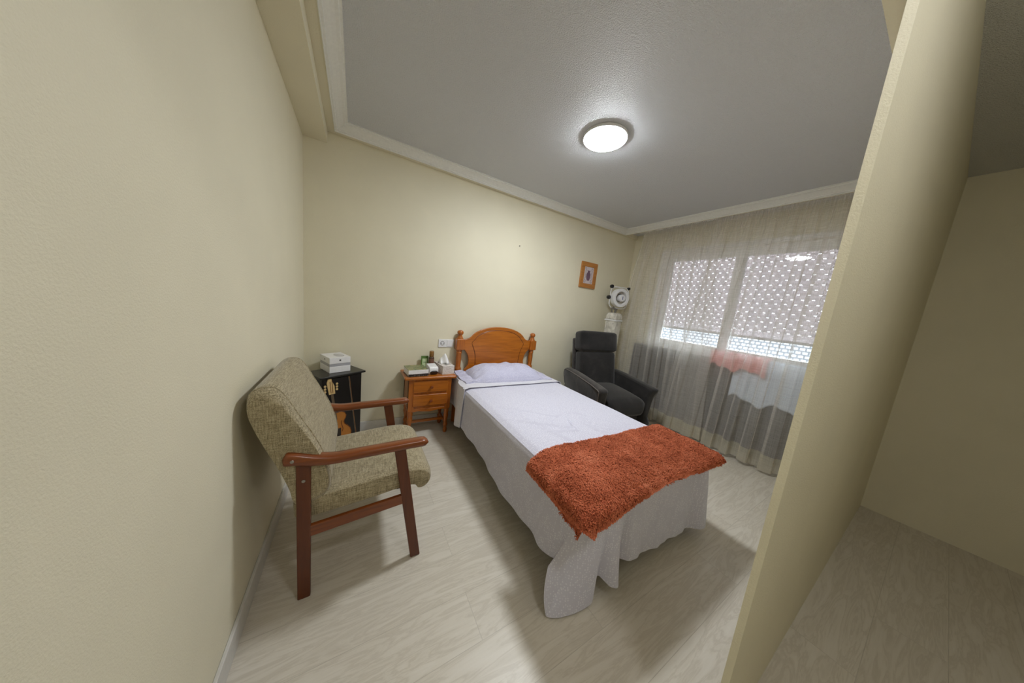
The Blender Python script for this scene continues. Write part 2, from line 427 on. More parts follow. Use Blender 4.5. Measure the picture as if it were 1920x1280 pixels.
# ------------------------------------------------------------------ curtains
def curtain(name, yl, yr, seed, xoff, label):
    rnd = random.Random(seed)
    ph = [rnd.uniform(0, 6.28) for _ in range(12)]
    zt, zb = 2.462, .028
    def X(u, y, z):
        g = sstep(2.40, 1.9, z)
        x = 3.715 + xoff
        w = u * 13 + .35 * math.sin(u * 9 + ph[0]) 
        x += (.010 + .022 * g) * math.sin(w * 2 * PI / 1.7 + ph[1]) + .005 * g * math.sin(w * 2 * PI * 1.31 + ph[2] + .5 * z)
        x += .003 * math.sin(w * 2 * PI * 2.3 + ph[3] + .3 * z)
        x += .008 * (1 - g) * math.sin(u * 2 * PI * 46 + ph[4])
        low = sstep(1.0, 0, z)
        x += .012 * low * math.sin(u * 17 + ph[5])
        return x
    def fn(u, v):
        z = lerp(zt, zb, v); a, b = interp(yl, z), interp(yr, z)
        w = u * 13 + .35 * math.sin(u * 9 + ph[0])
        y = lerp(a, b, u) + (.019 + .006 * math.sin(u * 21)) * math.sin(2 * (w * 2 * PI / 1.7 + ph[1]) + .6) * sstep(2.46, 2.1, z)
        zz = z if v < .96 else z + .010 * math.sin(u * 23 + ph[7]) * (v - .96) / .04
        return (X(u, y, z), y, zz)
    o = obj(name, grid(fn, 420, 70), M['sheer'], smooth=True)
    tag(o, label, 'curtain', None)
    def fh(u, v):
        q = fn(u, lerp(.938, .9995, v)); return (q[0] - .004, q[1], q[2])
    obj('hem', grid(fh, 420, 8), M['sheer_hem'], o, label='double thickness hem band')
    return o
curtain('sheer_curtain', [(0, -.09), (.84, -.095), (1.25, -.115), (1.86, -.19), (2.45, -.28)],
        [(0, -1.42), (.9, -1.36), (1.9, -1.22), (2.45, -1.17)], 3, 0, 'ivory sheer curtain on the left, hanging behind the dark recliner')
curtain('sheer_curtain', [(0, -.93), (.9, -.99), (1.9, -1.10), (2.45, -1.15)],
        [(0, -2.36), (2.45, -2.34)], 8, -.045, 'ivory sheer curtain on the right, overlapping the other one')
cr = tag(obj('curtain_rail', B(3.66, 3.74, -2.38, -.20, 2.464, 2.493), M['white_plastic'], smooth=False), 'white curtain rail tucked behind the ceiling cornice', 'rail')

# two added cloths, pink and blue in place of tinted daylight on the sheers
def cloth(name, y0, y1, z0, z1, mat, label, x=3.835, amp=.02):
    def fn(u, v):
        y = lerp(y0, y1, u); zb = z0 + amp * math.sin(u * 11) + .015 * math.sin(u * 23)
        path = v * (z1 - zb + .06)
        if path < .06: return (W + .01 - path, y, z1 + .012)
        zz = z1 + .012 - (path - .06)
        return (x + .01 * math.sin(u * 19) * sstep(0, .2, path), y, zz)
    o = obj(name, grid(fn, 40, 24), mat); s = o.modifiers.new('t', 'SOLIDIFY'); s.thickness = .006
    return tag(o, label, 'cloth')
cloth('light_tint_cloth', -1.30, -1.78, .87, 1.03, M['pink_light_tint'], 'added pinkish cloth imitating tinted daylight on the right sheer curtain', 3.795)
cloth('light_tint_cloth', -1.52, -2.08, .57, 1.01, M['blue_light_tint'], 'added pale blue cloth imitating bluish daylight on the right sheer curtain', 3.83, .03)
def gfn(u, v):
    y = lerp(-.30, -2.22, u); z = lerp(.945 + .02 * math.sin(u * 31) * math.sin(u * 12), .05, v)
    return (3.862 + .016 * math.sin(u * 96 + math.sin(u * 20)) + .006 * math.sin(u * 190), y, z)
o = obj('pleated_drape', grid(gfn, 260, 20), plain('grey_drape', rgb(92, 90, 88), .9, .1)); s_ = o.modifiers.new('t', 'SOLIDIFY'); s_.thickness = .003
tag(o, 'grey pleated cloth hanging below the window sill behind the sheer curtains', 'cloth')

# ------------------------------------------------------------------ bed
bed = thing('bed', 'single bed with arched honey pine headboard against the cream wall', 'bed', (1.72, -1.0, 0))
def BW(bm): return xform(bm, Matrix.Translation((-1.72, 1.0, 0)))
HBX = 1.752
half = [(0, 1.044), (.06, 1.042), (.12, 1.035), (.18, 1.022), (.235, 1.003), (.28, .98), (.312, .955), (.332, .932), (.352, .915), (.385, .902), (.425, .893), (.428, .80),
        (.405, .785), (.382, .760), (.362, .725), (.352, .69), (.350, .655), (.356, .62), (.372, .592), (.392, .572), (.392, .46), (0, .46)]
poly = [(HBX + x, z) for x, z in half] + [(HBX - x, z) for x, z in half[::-1][1:-1]]
hb = obj('headboard', BW(prism(bmesh.new(), poly, 'y', -.072, -.045)), M['honey'], bed, smooth=False, bevel=.006, bseg=3)
ihalf = [(0, 1.008), (.06, 1.006), (.12, .999), (.175, .985), (.225, .964), (.262, .94), (.285, .915), (.30, .895), (.325, .87), (.327, .85), (.31, .815), (.292, .77), (.28, .72), (.276, .67), (.276, .48), (0, .48)]
ip = [(HBX + x, z) for x, z in ihalf] + [(HBX - x, z) for x, z in ihalf[::-1][1:-1]]
bm = bmesh.new(); path = [(x, -.0722, z) for x, z in ip]
tube(bm, path, .0028, 6, closed=True)
obj('groove', BW(bm), M['honey_dark'], hb, label='dark groove following the arch')
obj('panel', BW(prism(bmesh.new(), [(HBX + (x - HBX) * .975, .48 + (z - .48) * .985) for x, z in ip], 'y', -.0745, -.070)), M['honey'], hb, smooth=False, bevel=.002)
bm = B(HBX - .268, HBX + .268, -.0775, -.0735, .632, .650)
obj('moulding', BW(bm), M['honey'], hb, smooth=False, bevel=.0015)
postp = [(.030, 0), (.030, .30), (.036, .31), (.036, .335), (.028, .345), (.024, .40), (.028, .52), (.030, .56), (.034, .572), (.034, .59), (.026, .60), (.0245, .61), (.027, .66), (.0285, .70), (.026, .745),
         (.030, .752), (.030, .76), (.026, .766), (.030, .775), (.033, .79)]
for px in (1.294, 2.212):
    p = obj('post', BW(lathe(bmesh.new(), postp, (px, -.055, 0), 20)), M['honey_v'], bed)
    obj('post_block', BW(B(px - .042, px + .042, -.095, -.015, .788, .902)), M['honey_v'], p, smooth=False, bevel=.007, bseg=3)
    obj('finial', BW(lathe(bmesh.new(), [(.036, .900), (.034, .908), (.026, .922), (.020, .938), (.021, .944), (.029, .952), (.033, .966), (.031, .978), (.022, .988), (.008, .992)], (px, -.055, 0), 20)), M['honey_v'], p)
obj('base', BW(B(1.25, 2.19, -1.97, -.12, .22, .33)), M['dark_inside'], bed, smooth=False, bevel=.01)
obj('mattress', BW(B(1.230, 2.205, -1.965, -.105, .332, .535)), M['mattress'], bed, smooth=False, bevel=.03, bseg=4)
for lx, ly in ((1.30, -.22), (2.13, -.22), (1.30, -1.88), (2.13, -1.88)):
    obj('leg', BW(lathe(bmesh.new(), [(.02, 0), (.024, .01), (.024, .22)], (lx, ly, 0), 16)), M['black'], bed)

# ---- bedspread: closed perimeter, inner rings for the top, skirt rows below
BX0, BX1, BYH, BYF, BZ = 1.187, 2.232, -.545, -1.995, .55
def rnoise(x, y, z=0, s=1): return noise.noise(Vector((x * s, y * s, z)))
rad = .06
per = []
def seg(p0, p1, n, nrm):
    for i in range(n):
        t_ = i / n; per.append((lerp(p0[0], p1[0], t_), lerp(p0[1], p1[1], t_), nrm[0], nrm[1]))
def arc(cx, cy, a0, a1, n):
    for i in range(n):
        a = lerp(a0, a1, i / n); per.append((cx + rad * math.cos(a), cy + rad * math.sin(a), math.cos(a), math.sin(a)))
seg((BX0, BYH), (BX0, BYF + rad), 130, (-1, 0))
arc(BX0 + rad, BYF + rad, PI, 1.5 * PI, 40)
seg((BX0 + rad, BYF), (BX1 - rad, BYF), 150, (0, -1))
arc(BX1 - rad, BYF + rad, 1.5 * PI, 2 * PI, 26)
seg((BX1, BYF + rad), (BX1, BYH), 110, (1, 0))
seg((BX1, BYH), (BX0, BYH), 60, (0, 1))
NP = len(per)
# arc length
S = [0]
for i in range(1, NP): S.append(S[-1] + math.hypot(per[i][0] - per[i - 1][0], per[i][1] - per[i - 1][1]))
sC = S[130 + 20]; sC2 = S[130 + 40 + 150 + 13]; sR = S[130 + 40 + 150 + 26]; sEndR = S[130 + 40 + 150 + 26 + 110]
def hem_z(s):
    """height of the hem above the floor"""
    tab = [(0, .235), (.5, .19), (.95, .150), (1.20, .150), (1.33, .165), (sC - .04, .190), (sC - .012, .10), (sC + .012, .008), (sC + .12, .008), (sC + .145, .05),
           (sC + .17, .09), (sC + .195, .066), (sC + .25, .070), (sC + .272, .125), (sC + .36, .125), (sC + .46, .10), (sC + .62, .085), (sC + .82, .085), (sC2 - .05, .085), (sC2, .075), (sC2 + .06, .10), (sEndR, .2)]
    return interp(tab, s)
def out_(s, t):
    """outward offset at fraction t of the drop"""
    o = .012 * sstep(0, .08, t) + .018 * t * t
    c = s - sC
    o -= .040 * math.sin(PI * t) * math.exp(-((c + .015) / .055) ** 2)
    o += .034 * t ** 2.4 * math.exp(-((c - .05) / .06) ** 2)               # corner cone
    o -= .045 * t * t * math.exp(-((c - .158) / .022) ** 2)                  # valley
    o += .038 * t ** 1.3 * math.exp(-((c - .225) / .034) ** 2)               # second fold
    o -= .034 * t * math.exp(-((c - .295) / .035) ** 2)
    o -= .020 * t * math.exp(-((c + .085) / .03) ** 2)
    o += .014 * t * math.exp(-((c + .19) / .06) ** 2)
    if c > .3 and s < sC2:
        o += .007 * t * math.sin((c - .3) * 27) + .005 * t * math.sin((c - .3) * 15 + 1) + .002 * t * math.sin((c - .3) * 71)
    if s < sC - .12: o += .010 * t * math.sin(s * 9 + .5) + .004 * t * math.sin(s * 31)
    o += .075 * t ** .35 * math.exp(-((s - sC2) / .08) ** 2)                         # right foot corner
    if s > sR: o += .012 * t * math.sin(s * 14)
    return o
NR, NS = 22, 34
verts, faces = [], []
def top_h(x, y):
    h = BZ + .003 * rnoise(x, y, 1.3, 4) + .0022 * rnoise(x, y * .6, 5.1, 9)
    # creases toward the foot
    for (cx, cy, ang, ln, am) in ((1.52, -1.42, 2.55, .30, .006), (1.60, -1.30, 2.4, .30, .005), (1.45, -1.55, 2.0, .16, .005), (1.75, -1.22, 2.2, .35, .004), (1.62, -1.52, 2.9, .2, .005), (1.40, -1.35, 1.9, .2, .004)):
        dx, dy = x - cx, y - cy; a = dx * math.cos(ang) + dy * math.sin(ang); b = -dx * math.sin(ang) + dy * math.cos(ang)
        h += 1.8 * am * math.exp(-(a / ln) ** 2) * math.exp(-(b / .012) ** 2)
    return h
for r_ in range(NR):
    k = r_ / NR
    for i, (x, y, nx, ny) in enumerate(per):
        qx = min(max(x, BX0 + .42), BX1 - .42); qy = min(max(y, BYF + .42), BYH - .30)
        kk = 1 - (1 - k) ** 1.0
        X_, Y_ = lerp(qx, x, kk), lerp(qy, y, kk)
        verts.append((X_, Y_, top_h(X_, Y_) - .018 * sstep(.86, 1.0, k) ** 2))
ROLL = .02
for j in range(NS + 1):
    t_ = j / NS
    for i, (x, y, nx, ny) in enumerate(per):
        s = S[i]
        if ny > .5:      # head side: thin edge lying on the sheet
            verts.append((x, y + .004 * t_, BZ - .018 - .010 * t_)); continue
        zh = hem_z(s); z0 = BZ - .018
        z_ = lerp(z0, zh, t_); o = out_(s, t_)
        fade = min(1, (s / .05)) if s < 1 else min(1, max(0, (sEndR - s) / .05))
        if abs(s - sC) < .3:            # cone leans a little to the head-left side
            sh_ = math.exp(-((s - sC - .02) / .07) ** 2) * t_ ** 2
            ex, ey = -.105 * sh_ * t_, .058 * sh_
        else: ex = ey = 0
        verts.append((x + nx * o + ex, y + ny * o + ey, z_))
rows = NR + NS + 1
for j in range(rows - 1):
    for i in range(NP):
        a = j * NP + i; b = j * NP + (i + 1) % NP
        faces.append((a, b, b + NP, a + NP))
# close the inner segment with a strip: the first ring collapses on the skeleton, fill quickly
ctr = len(verts); cxm = (BX0 + BX1) / 2
verts.append((cxm, (BYF + BYH) / 2, top_h(cxm, (BYF + BYH) / 2)))
for i in range(NP): faces.append((ctr, (i + 1) % NP, i))
sp = obj('bedspread', (verts, faces), M['spread'])
bmx = bmesh.new(); bmx.from_mesh(sp.data); bmesh.ops.remove_doubles(bmx, verts=bmx.verts[:], dist=.0004); bmesh.ops.recalc_face_normals(bmx, faces=bmx.faces[:]); bmx.to_mesh(sp.data); bmx.free()
for p in sp.data.polygons: p.use_smooth = True
tag(sp, 'lavender dotted cotton bedspread draped over the single bed down to the floor', 'bedspread')

# ---- top sheet folded back under the pillow, hanging over both sides at the head
def sheetfn(u, v):
    # u from the left hem over the mattress to the right hem; v from head to fold
    y = lerp(-.10, -.60, v) - .03 * u * v
    L0, L1 = .33 - .03 * math.sin(v * 6), .22
    ins = .036 * sstep(-.44, -.34, y)
    wid = 1.045; tot = L0 + wid + L1; a = u * tot
    if a < L0:
        d = (L0 - a); f = d / L0
        fl = 1 - sstep(-.46, -.36, y); x = 1.181 + ins - (.010 * math.sin(v * 9) * f + .035 * f + .006 * math.sin(v * 25) * f) * fl; z = .556 - d * .98; z -= .0
        yy = y - .05 * f * v
        return (x - .006, yy, z)
    if a < L0 + wid:
        x = 1.187 + ins * (1 - (a - L0) / wid) + (a - L0); e = min(a - L0, L0 + wid - a)
        z = .5605 + .002 * rnoise(x, y, 2, 6) - .010 * (1 - sstep(0, .03, e))
        return (x, y, z)
    d = a - L0 - wid; f = d / L1
    return (2.236 + .03 * f + .008 * math.sin(v * 14) * f, y, .556 - d * .96)
o = obj('sheet', grid(sheetfn, 130, 26), M['sheet']); s_ = o.modifiers.new('t', 'SOLIDIFY'); s_.thickness = .004; s_.offset = -1
tag(o, 'pale top sheet folded back under the pillow at the head of the bed', 'sheet')

# ---- pillow
def pillowbm():
    nu, nv = 60, 30; vs, fs = [], []
    for side in (1, -1):
        for j in range(nv + 1):
            for i in range(nu + 1):
                u = -1 + 2 * i / nu; v = -1 + 2 * j / nv
                # flanges at both ends
                uu = u / .80
                th = 0 if abs(uu) >= 1 else (1 - abs(uu) ** 4.5) ** .75
                th *= max(0, 1 - abs(v) ** 2.6) ** .62
                h = .066 * th + .006
                wl = 1 + .06 * math.sin(v * 3)
                x = u * .475 * (1 + .03 * (1 - abs(v)) * (abs(u) > .8))
                y = v * (.205 - .025 * sstep(.5, .8, abs(u)) + .02 * sstep(.8, 1, abs(u)))
                wr = .010 * rnoise(x, y, 3.0 + side, 11) * th + .016 * rnoise(x * 1.2, y * 3, 7 + side, 7) * sstep(.5, .78, abs(u)) * (1 - sstep(.85, 1, abs(u)))
                z = side * h + (wr if side > 0 else 0)
                vs.append((x, y, z))
    n = (nu + 1) * (nv + 1)
    for k in (0, 1):
        for j in range(nv):
            for i in range(nu):
                a = k * n + j * (nu + 1) + i; q = (a, a + 1, a + nu + 2, a + nu + 1)
                fs.append(q if k == 0 else q[::-1])
    for i in range(nu):
        for j in (0, nv):
            a = j * (nu + 1) + i; fs.append((a, a + 1, n + a + 1, n + a))
    for j in range(nv):
        for i in (0, nu):
            a = j * (nu + 1) + i; fs.append((a, a + nu + 1, n + a + nu + 1, n + a))
    return vs, fs
pv, pf = pillowbm()
pv2 = []
half_ = len(pv) // 2
for q, (x, y, z) in enumerate(pv):
    if q < half_:
        zz = .010 + (z - .006) * 1.72 + .02 * (y + .2) * (1 - sstep(.72, 1, abs(x) / .475))
        zz += .006 * math.sin(y * 34 + 1) * sstep(.72, .85, abs(x) / .475)
    else: zz = .002
    pv2.append((x, y, max(zz, .006 if q < half_ else .002)))
o = obj('pillow', (pv2, pf), M['pillowcase']); o.location = (1.705, -.335, .5605); o.rotation_euler = (0, 0, -.05)
tag(o, 'lavender print pillow lying at the head of the bed', 'pillow')

# ---- terracotta blanket
XL, XR, YFt = BX0 - .022, BX1 + .022, BYF - .030
def blank_pt(a, b, lift, hangl, droll=.03):
    """a: x coordinate on the unrolled cloth, b: y coordinate; beyond the edges it hangs down"""
    da = max(0, XL - a); db = max(0, YFt - b); dc = max(0, a - XR)
    x, y = min(max(a, XL), XR), max(b, YFt)
    z = BZ + lift + .007 * rnoise(a, b, 4.2, 6) + .007 * rnoise(a, b, 9.2, 15) + .004 * rnoise(a, b, 2.2, 34)
    e = max(da, dc); drop = math.hypot(e, db) if (e and db) else e + db
    ed = min(a - XL, XR - a, b - YFt)
    if drop == 0:
        q_ = max(0, 1 - ed / .10); z -= .030 * q_ * q_
    else:
        z -= .030 + drop * .97 - .012 * sstep(0, .03, drop)
        k = sstep(0, .05, drop)
        o = lift * .85 * k + .022 * drop / .15 + .004
        th = math.atan2(db, e); o += .32 * drop * math.sin(2 * th)
        sx = -1 if da else 1
        x += sx * o * math.cos(th); y -= o * math.sin(th)
    return Vector((x, y, z))
def bl_map(u, v, ly):
    # outline on the unrolled cloth: u 0 left..1 right, v 0 back..1 front
    if ly == 0:
        l = interp([(0, XL - .075), (.35, XL - .085), (.75, XL - .08), (1, XL - .035)], v)
        r = interp([(0, XR - .005), (.35, XR + .05), (.8, XR + .07), (1, XR + .045)], v)
        bk = interp([(0, -1.672), (.12, -1.672), (.35, -1.69), (.6, -1.70), (.9, -1.705), (1, -1.71)], u)
        ft = interp([(0, YFt - .092), (.08, YFt - .095), (.25, YFt - .052), (.5, YFt - .035), (.75, YFt - .055), (.93, YFt - .065), (1, YFt - .045)], u)
    else:
        l = interp([(0, XL - .05), (.5, XL - .095), (.85, XL - .108), (1, XL - .108)], v)
        r = interp([(0, XR - .02), (.5, XR + .03), (1, XR + .03)], v)
        bk = interp([(0, -1.685), (1, -1.72)], u)
        ft = interp([(0, YFt - .035), (.2, YFt - .05), (.5, YFt - .04), (1, YFt - .06)], u)
    return lerp(l, r, u), lerp(bk, ft, v)
bm_v, bm_f = [], []
def slab(ly, l0, l1, nu=90, nv=50):
    base = len(bm_v)
    pts0 = [[blank_pt(*bl_map(i / nu, j / nv, ly), l0, 0) for i in range(nu + 1)] for j in range(nv + 1)]
    pts1 = [[blank_pt(*bl_map(i / nu, j / nv, ly), l1, 0) for i in range(nu + 1)] for j in range(nv + 1)]
    for P_ in (pts1, pts0):
        for row in P_: bm_v.extend([tuple(p) for p in row])
    n = (nu + 1) * (nv + 1)
    for j in range(nv):
        for i in range(nu):
            a = base + j * (nu + 1) + i; bm_f.append((a, a + 1, a + nu + 2, a + nu + 1))
            b = a + n; bm_f.append((b + nu + 1, b + nu + 2, b + 1, b))
    for i in range(nu):
        for j in (0, nv):
            a = base + j * (nu + 1) + i; bm_f.append((a, a + 1, n + a + 1, n + a))
    for j in range(nv):
        for i in (0, nu):
            a = base + j * (nu + 1) + i; bm_f.append((a, a + nu + 1, n + a + nu + 1, n + a))
    return pts1
rnd = random.Random(5)
def tufts(P_, count):
    nv, nu = len(P_) - 1, len(P_[0]) - 1
    for _ in range(count):
        if rnd.random() < .12:
            u, v = rnd.choice([(rnd.random(), 0), (rnd.random(), 1), (0, rnd.random()), (1, rnd.random()), (rnd.random(), 1)])
        else: u, v = rnd.random(), rnd.random()
        i, j = min(nu - 1, int(u * nu)), min(nv - 1, int(v * nv)); fu, fv = u * nu - i, v * nv - j
        p = (P_[j][i] * (1 - fu) + P_[j][i + 1] * fu) * (1 - fv) + (P_[j + 1][i] * (1 - fu) + P_[j + 1][i + 1] * fu) * fv
        n = (P_[j][i + 1] - P_[j][i]).cross(P_[j][i] - P_[j + 1][i]); 
        if n.length < 1e-9: continue
        n.normalize()
        d = Vector((rnd.gauss(0, 1), rnd.gauss(0, 1), rnd.gauss(0, 1))); d -= n * d.dot(n)
        if d.length < 1e-6: continue
        d.normalize(); sd = d.cross(n)
        L = rnd.uniform(.005, .010); wd = rnd.uniform(.0014, .0028)
        a0 = p - n * .001; a1 = p + n * L * .55 + d * L * .35; a2 = p + n * L * .7 + d * L * 1.0
        k = len(bm_v)
        for q, w_ in ((a0, wd), (a1, wd), (a2, wd * .5)): bm_v.extend([tuple(q - sd * w_), tuple(q + sd * w_)])
        bm_f.append((k, k + 1, k + 3, k + 2)); bm_f.append((k + 2, k + 3, k + 5, k + 4))
P0 = slab(1, .008, .020); P1 = slab(0, .024, .040)
tufts(P0, 6000); tufts(P1, 52000)
o = obj('blanket', (bm_v, bm_f), M['fleece'])
tag(o, 'folded terracotta fleece blanket across the foot of the bed', 'blanket')

# ------------------------------------------------------------------ nightstand
ns = thing('nightstand', 'honey pine nightstand with two drawers beside the bed', 'nightstand', (.965, -.165, 0))
def NL(bm): return xform(bm, Matrix.Translation((-.965, .165, 0)))
obj('top', NL(B(.733, 1.203, -.306, -.016, .556, .582)), M['honey'], ns, smooth=False, bevel=.009, bseg=4)
bm = B(.772, 1.158, -.280, -.03, .272, .557)
obj('body', NL(bm), M['honey_v'], ns, smooth=False, bevel=.004)
bm = prism(bmesh.new(), [(.806, .274), (1.130, .274), (1.130, .246), (1.07, .252), (.968, .240), (.86, .252), (.806, .246)], 'y', -.284, -.268)
obj('apron', NL(bm), M['honey'], ns, smooth=False, bevel=.002)
for z0, z1 in ((.432, .540), (.300, .410)):
    d = obj('drawer', NL(B(.812, 1.124, -.292, -.278, z0, z1)), M['honey'], ns, smooth=False, bevel=.005, bseg=3)
    zc = (z0 + z1) / 2
    obj('knob', NL(lathe(bmesh.new(), [(.006, -.294), (.007, -.302), (.013, -.308), (.015, -.315), (.012, -.322), (.004, -.325)][::-1], (.968, 0, zc), 16, 'y')), M['knob'], d)
legp = [(.015, 0), (.019, .01), (.021, .03), (.016, .045), (.014, .055), (.021, .07), (.022, .085), (.015, .10), (.014, .12), (.02, .15), (.024, .18), (.020, .205), (.024, .215), (.024, .28)]
for x, y in ((.798, -.262), (1.134, -.262), (.798, -.05), (1.134, -.05)):
    l = obj('leg', NL(lathe(bmesh.new(), legp, (x, y, 0), 16)), M['honey_v'], ns)
    obj('corner_post', NL(B(x - .026, x + .026, y - .024, y + .020, .255, .557)), M['honey_v'], l, smooth=False, bevel=.004)
for x0, x1, y0, y1 in ((.80, 1.132, -.172, -.150), (.789, .807, -.262, -.05), (1.125, 1.143, -.262, -.05)):
    obj('stretcher', NL(B(x0, x1, y0, y1, .088, .112)), M['honey'], ns, smooth=False, bevel=.003)

# things on the nightstand
ZT = .5825
bk = thing('book', 'thick book with a green illustrated cover lying on the nightstand', 'book', (.845, -.195, ZT), .10)
obj('pages', B(-.084, .085, -.072, .093, .004, .058), M['white_card'], bk, smooth=False)
t = NT('green_cover'); v = t.coords(); f = t.noise(v, 26, 4, .7, 1)
t.base(t.ramp(f, [(.35, rgb(70, 84, 50)), (.5, rgb(116, 126, 88)), (.62, rgb(168, 150, 104)), (.75, rgb(150, 96, 60))]), .35); 
obj('cover', B(-.088, .088, -.078, .096, .058, .062), t.m, bk, smooth=False, bevel=.001)
obj('spine', B(-.088, .088, -.081, -.076, .024, .060), M['white_card'], bk, smooth=False, bevel=.001)
t = NT('speckled_spine'); v = t.coords((1, 1, 1)); f = t.noise(v, 170, 2, .6)
t.base(t.ramp(f, [(.60, rgb(26, 22, 22)), (.68, rgb(190, 186, 180))]), .4)
obj('spine_band', B(-.088, .088, -.0815, -.076, .0, .024), t.m, bk, smooth=False, label='dark speckled lower band of the spine')
obj('back_cover', B(-.088, .088, -.078, .096, -.0, .004), M['black'], bk, smooth=False)

dv = thing('monitor', 'small white rounded device with a black front on the nightstand', 'device', (.992, -.19, ZT), .08)
pr = [(-.055, .022), (-.055, .055), (-.045, .072), (.05, .086), (.062, .080), (.065, .0), (-.04, 0)]
obj('housing', prism(bmesh.new(), pr, 'x', -.042, .042), M['white_plastic'], dv, bevel=.012, bseg=4)
o = obj('front_panel', xform(lathe(bmesh.new(), [(.036, -.003), (.038, 0), (.036, .006)], (0, 0, 0), 28, 'z'), Matrix.Translation((0, -.058, .020)) @ Matrix.Rotation(-1.0, 4, 'X') @ Matrix.Diagonal((1, .62, 1, 1))), M['black'], dv)
obj('mark', B(-.018, .012, .0, .003, .0785, .0800), M['grey_band'], dv, smooth=False)

tb = thing('tissue_box', 'pale patterned tissue box with a tissue sticking out, on the nightstand', 'box', (1.118, -.150, ZT), .16)
t = NT('tissue_box_print'); v = t.coords((1, 1, 1)); f = t.noise(t.coords((40, 40, 160)), 1, 3, .6)
t.base(t.ramp(f, [(.35, rgb(176, 166, 158)), (.6, rgb(220, 214, 210))]), .5)
obj('carton', B(-.062, .060, -.100, .100, 0, .084), t.m, tb, smooth=False, bevel=.002)
obj('slot_film', prism(bmesh.new(), rrect(.055, .12, .027), 'z', .0842, .0850), plain('grey_slot', rgb(150, 148, 144), .2), tb)
def tis(u, v):
    a = lerp(-.045, .045, u); h = .088 * (1 - (2 * u - 1) ** 2) ** .7 * (1 - .1 * math.sin(9 * u))
    return (a * 1.1, lerp(-.030, .045, v) + .012 * math.sin(u * 7 + v * 2), .0852 + h * (1 - abs(2 * v - 1) ** 1.6) + .004 * math.sin(17 * u))
o = obj('tissue', grid(tis, 24, 14), M['white_card'], tb); s_ = o.modifiers.new('t', 'SOLIDIFY'); s_.thickness = .0008

bt = thing('bottle', 'small dark bottle with a bronze cap at the back of the nightstand', 'bottle', (1.008, -.075, ZT))
obj('glass_body', lathe(bmesh.new(), [(.024, 0), (.026, .004), (.026, .125), (.022, .135), (.014, .140)], n=24), plain('brown_bottle', rgb(64, 40, 28), .15), bt)
obj('paper_label', lathe(bmesh.new(), [(.0262, .03), (.0264, .031), (.0264, .118), (.0262, .119)], n=24), plain('bottle_label', rgb(112, 76, 62), .5), bt)
obj('cap', lathe(bmesh.new(), [(.020, .138), (.0215, .14), (.0215, .188), (.019, .192)], n=24), M['gold'], bt)
cd = thing('card_frame', 'little green framed card leaning at the wall on the nightstand', 'frame', (.952, -.052, ZT))
gr = plain('green_card', rgb(84, 118, 52), .5)
bm = B(-.034, .034, -.006, .004, 0, .03); box(bm, -.034, .034, -.006, .004, .112, .136); box(bm, -.034, -.024, -.006, .004, .03, .112); box(bm, .024, .034, -.006, .004, .03, .112)
o1 = obj('border', bm, gr, cd, smooth=False)
o2 = obj('card', B(-.025, .025, -.003, .002, .028, .114), plain('pale_green_card', rgb(196, 214, 170), .5), cd, smooth=False)
o3 = obj('print', B(-.014, .014, -.0036, -.003, .070, .078), plain('card_print', rgb(120, 150, 110), .5), cd, smooth=False)
cd.rotation_euler = (-.12, 0, 0)

# ------------------------------------------------------------------ socket, nail, picture
so = thing('wall_socket', 'white double wall plate with socket and switch above the nightstand', 'socket', (1.166, 0, .842))
obj('plate', B(-.080, .080, -.009, 0, -.041, .041), M['white_plastic'], so, smooth=False, bevel=.003)
obj('socket_cup', lathe(bmesh.new(), [(.021, -.0105), (.022, -.0095), (.022, -.009)], (-.040, 0, 0), 28, 'y'), plain('cup_grey', rgb(96, 96, 98), .4), so)
s1 = obj('socket_insert', lathe(bmesh.new(), [(.0165, -.0112), (.017, -.011), (.017, -.009)], (-.040, 0, 0), 28, 'y'), M['white_plastic'], so)
for dx in (-.0095, .0095): obj('pin_hole', lathe(bmesh.new(), [(.0034, -.0118), (.0036, -.0112)], (-.040 + dx, 0, 0), 10, 'y'), M['dark_print'], s1)
for z_ in (.015, -.021): obj('earth_clip', B(-.043, -.037, -.0125, -.010, z_, z_ + .006), M['metal'], s1, smooth=False)
obj('switch_rocker', B(.008, .072, -.0125, -.008, -.032, .032), M['white_plastic'], so, smooth=False, bevel=.002)
tag(obj('nail', lathe(bmesh.new(), [(.0055, -.008), (.006, -.006), (.003, -.005), (.003, 0)], (1.924, 0, 1.966), 12, 'y'), M['dark_print']), 'small dark nail in the cream wall above the headboard', 'nail')

pc = thing('picture_frame', 'small wood framed picture hanging on the cream wall near the curtain', 'picture', (3.042, 0, 1.803))
w2, h2, fw = .146, .168, .058
bm = B(-w2, w2, -.022, 0, h2 - fw, h2); box(bm, -w2, w2, -.022, 0, -h2, -h2 + fw)
box(bm, -w2, -w2 + fw, -.022, 0, -h2 + fw, h2 - fw); box(bm, w2 - fw, w2, -.022, 0, -h2 + fw, h2 - fw)
obj('frame', bm, M['frame_wood'], pc, smooth=False, bevel=.003)
obj('picture_mat', B(-w2 + fw, w2 - fw, -.012, -.006, -h2 + fw, h2 - fw), plain('picture_paper', rgb(206, 194, 196), .6), pc, smooth=False)
fig = [(-.012, -.062), (.014, -.062), (.020, -.045), (.026, -.015), (.026, .012), (.016, .035), (.012, .046), (.024, .058), (.008, .056), (-.008, .056), (-.022, .058), (-.012, .046), (-.018, .03), (-.027, .01), (-.027, -.018), (-.02, -.045)]
fig = [(x * 1.45, z * 1.12) for x, z in fig]
obj('motif', prism(bmesh.new(), fig, 'y', -.0132, -.012), plain('purple_ink', rgb(112, 84, 104), .6), pc, smooth=False)
ink = plain('grey_ink', rgb(128, 120, 122), .6)
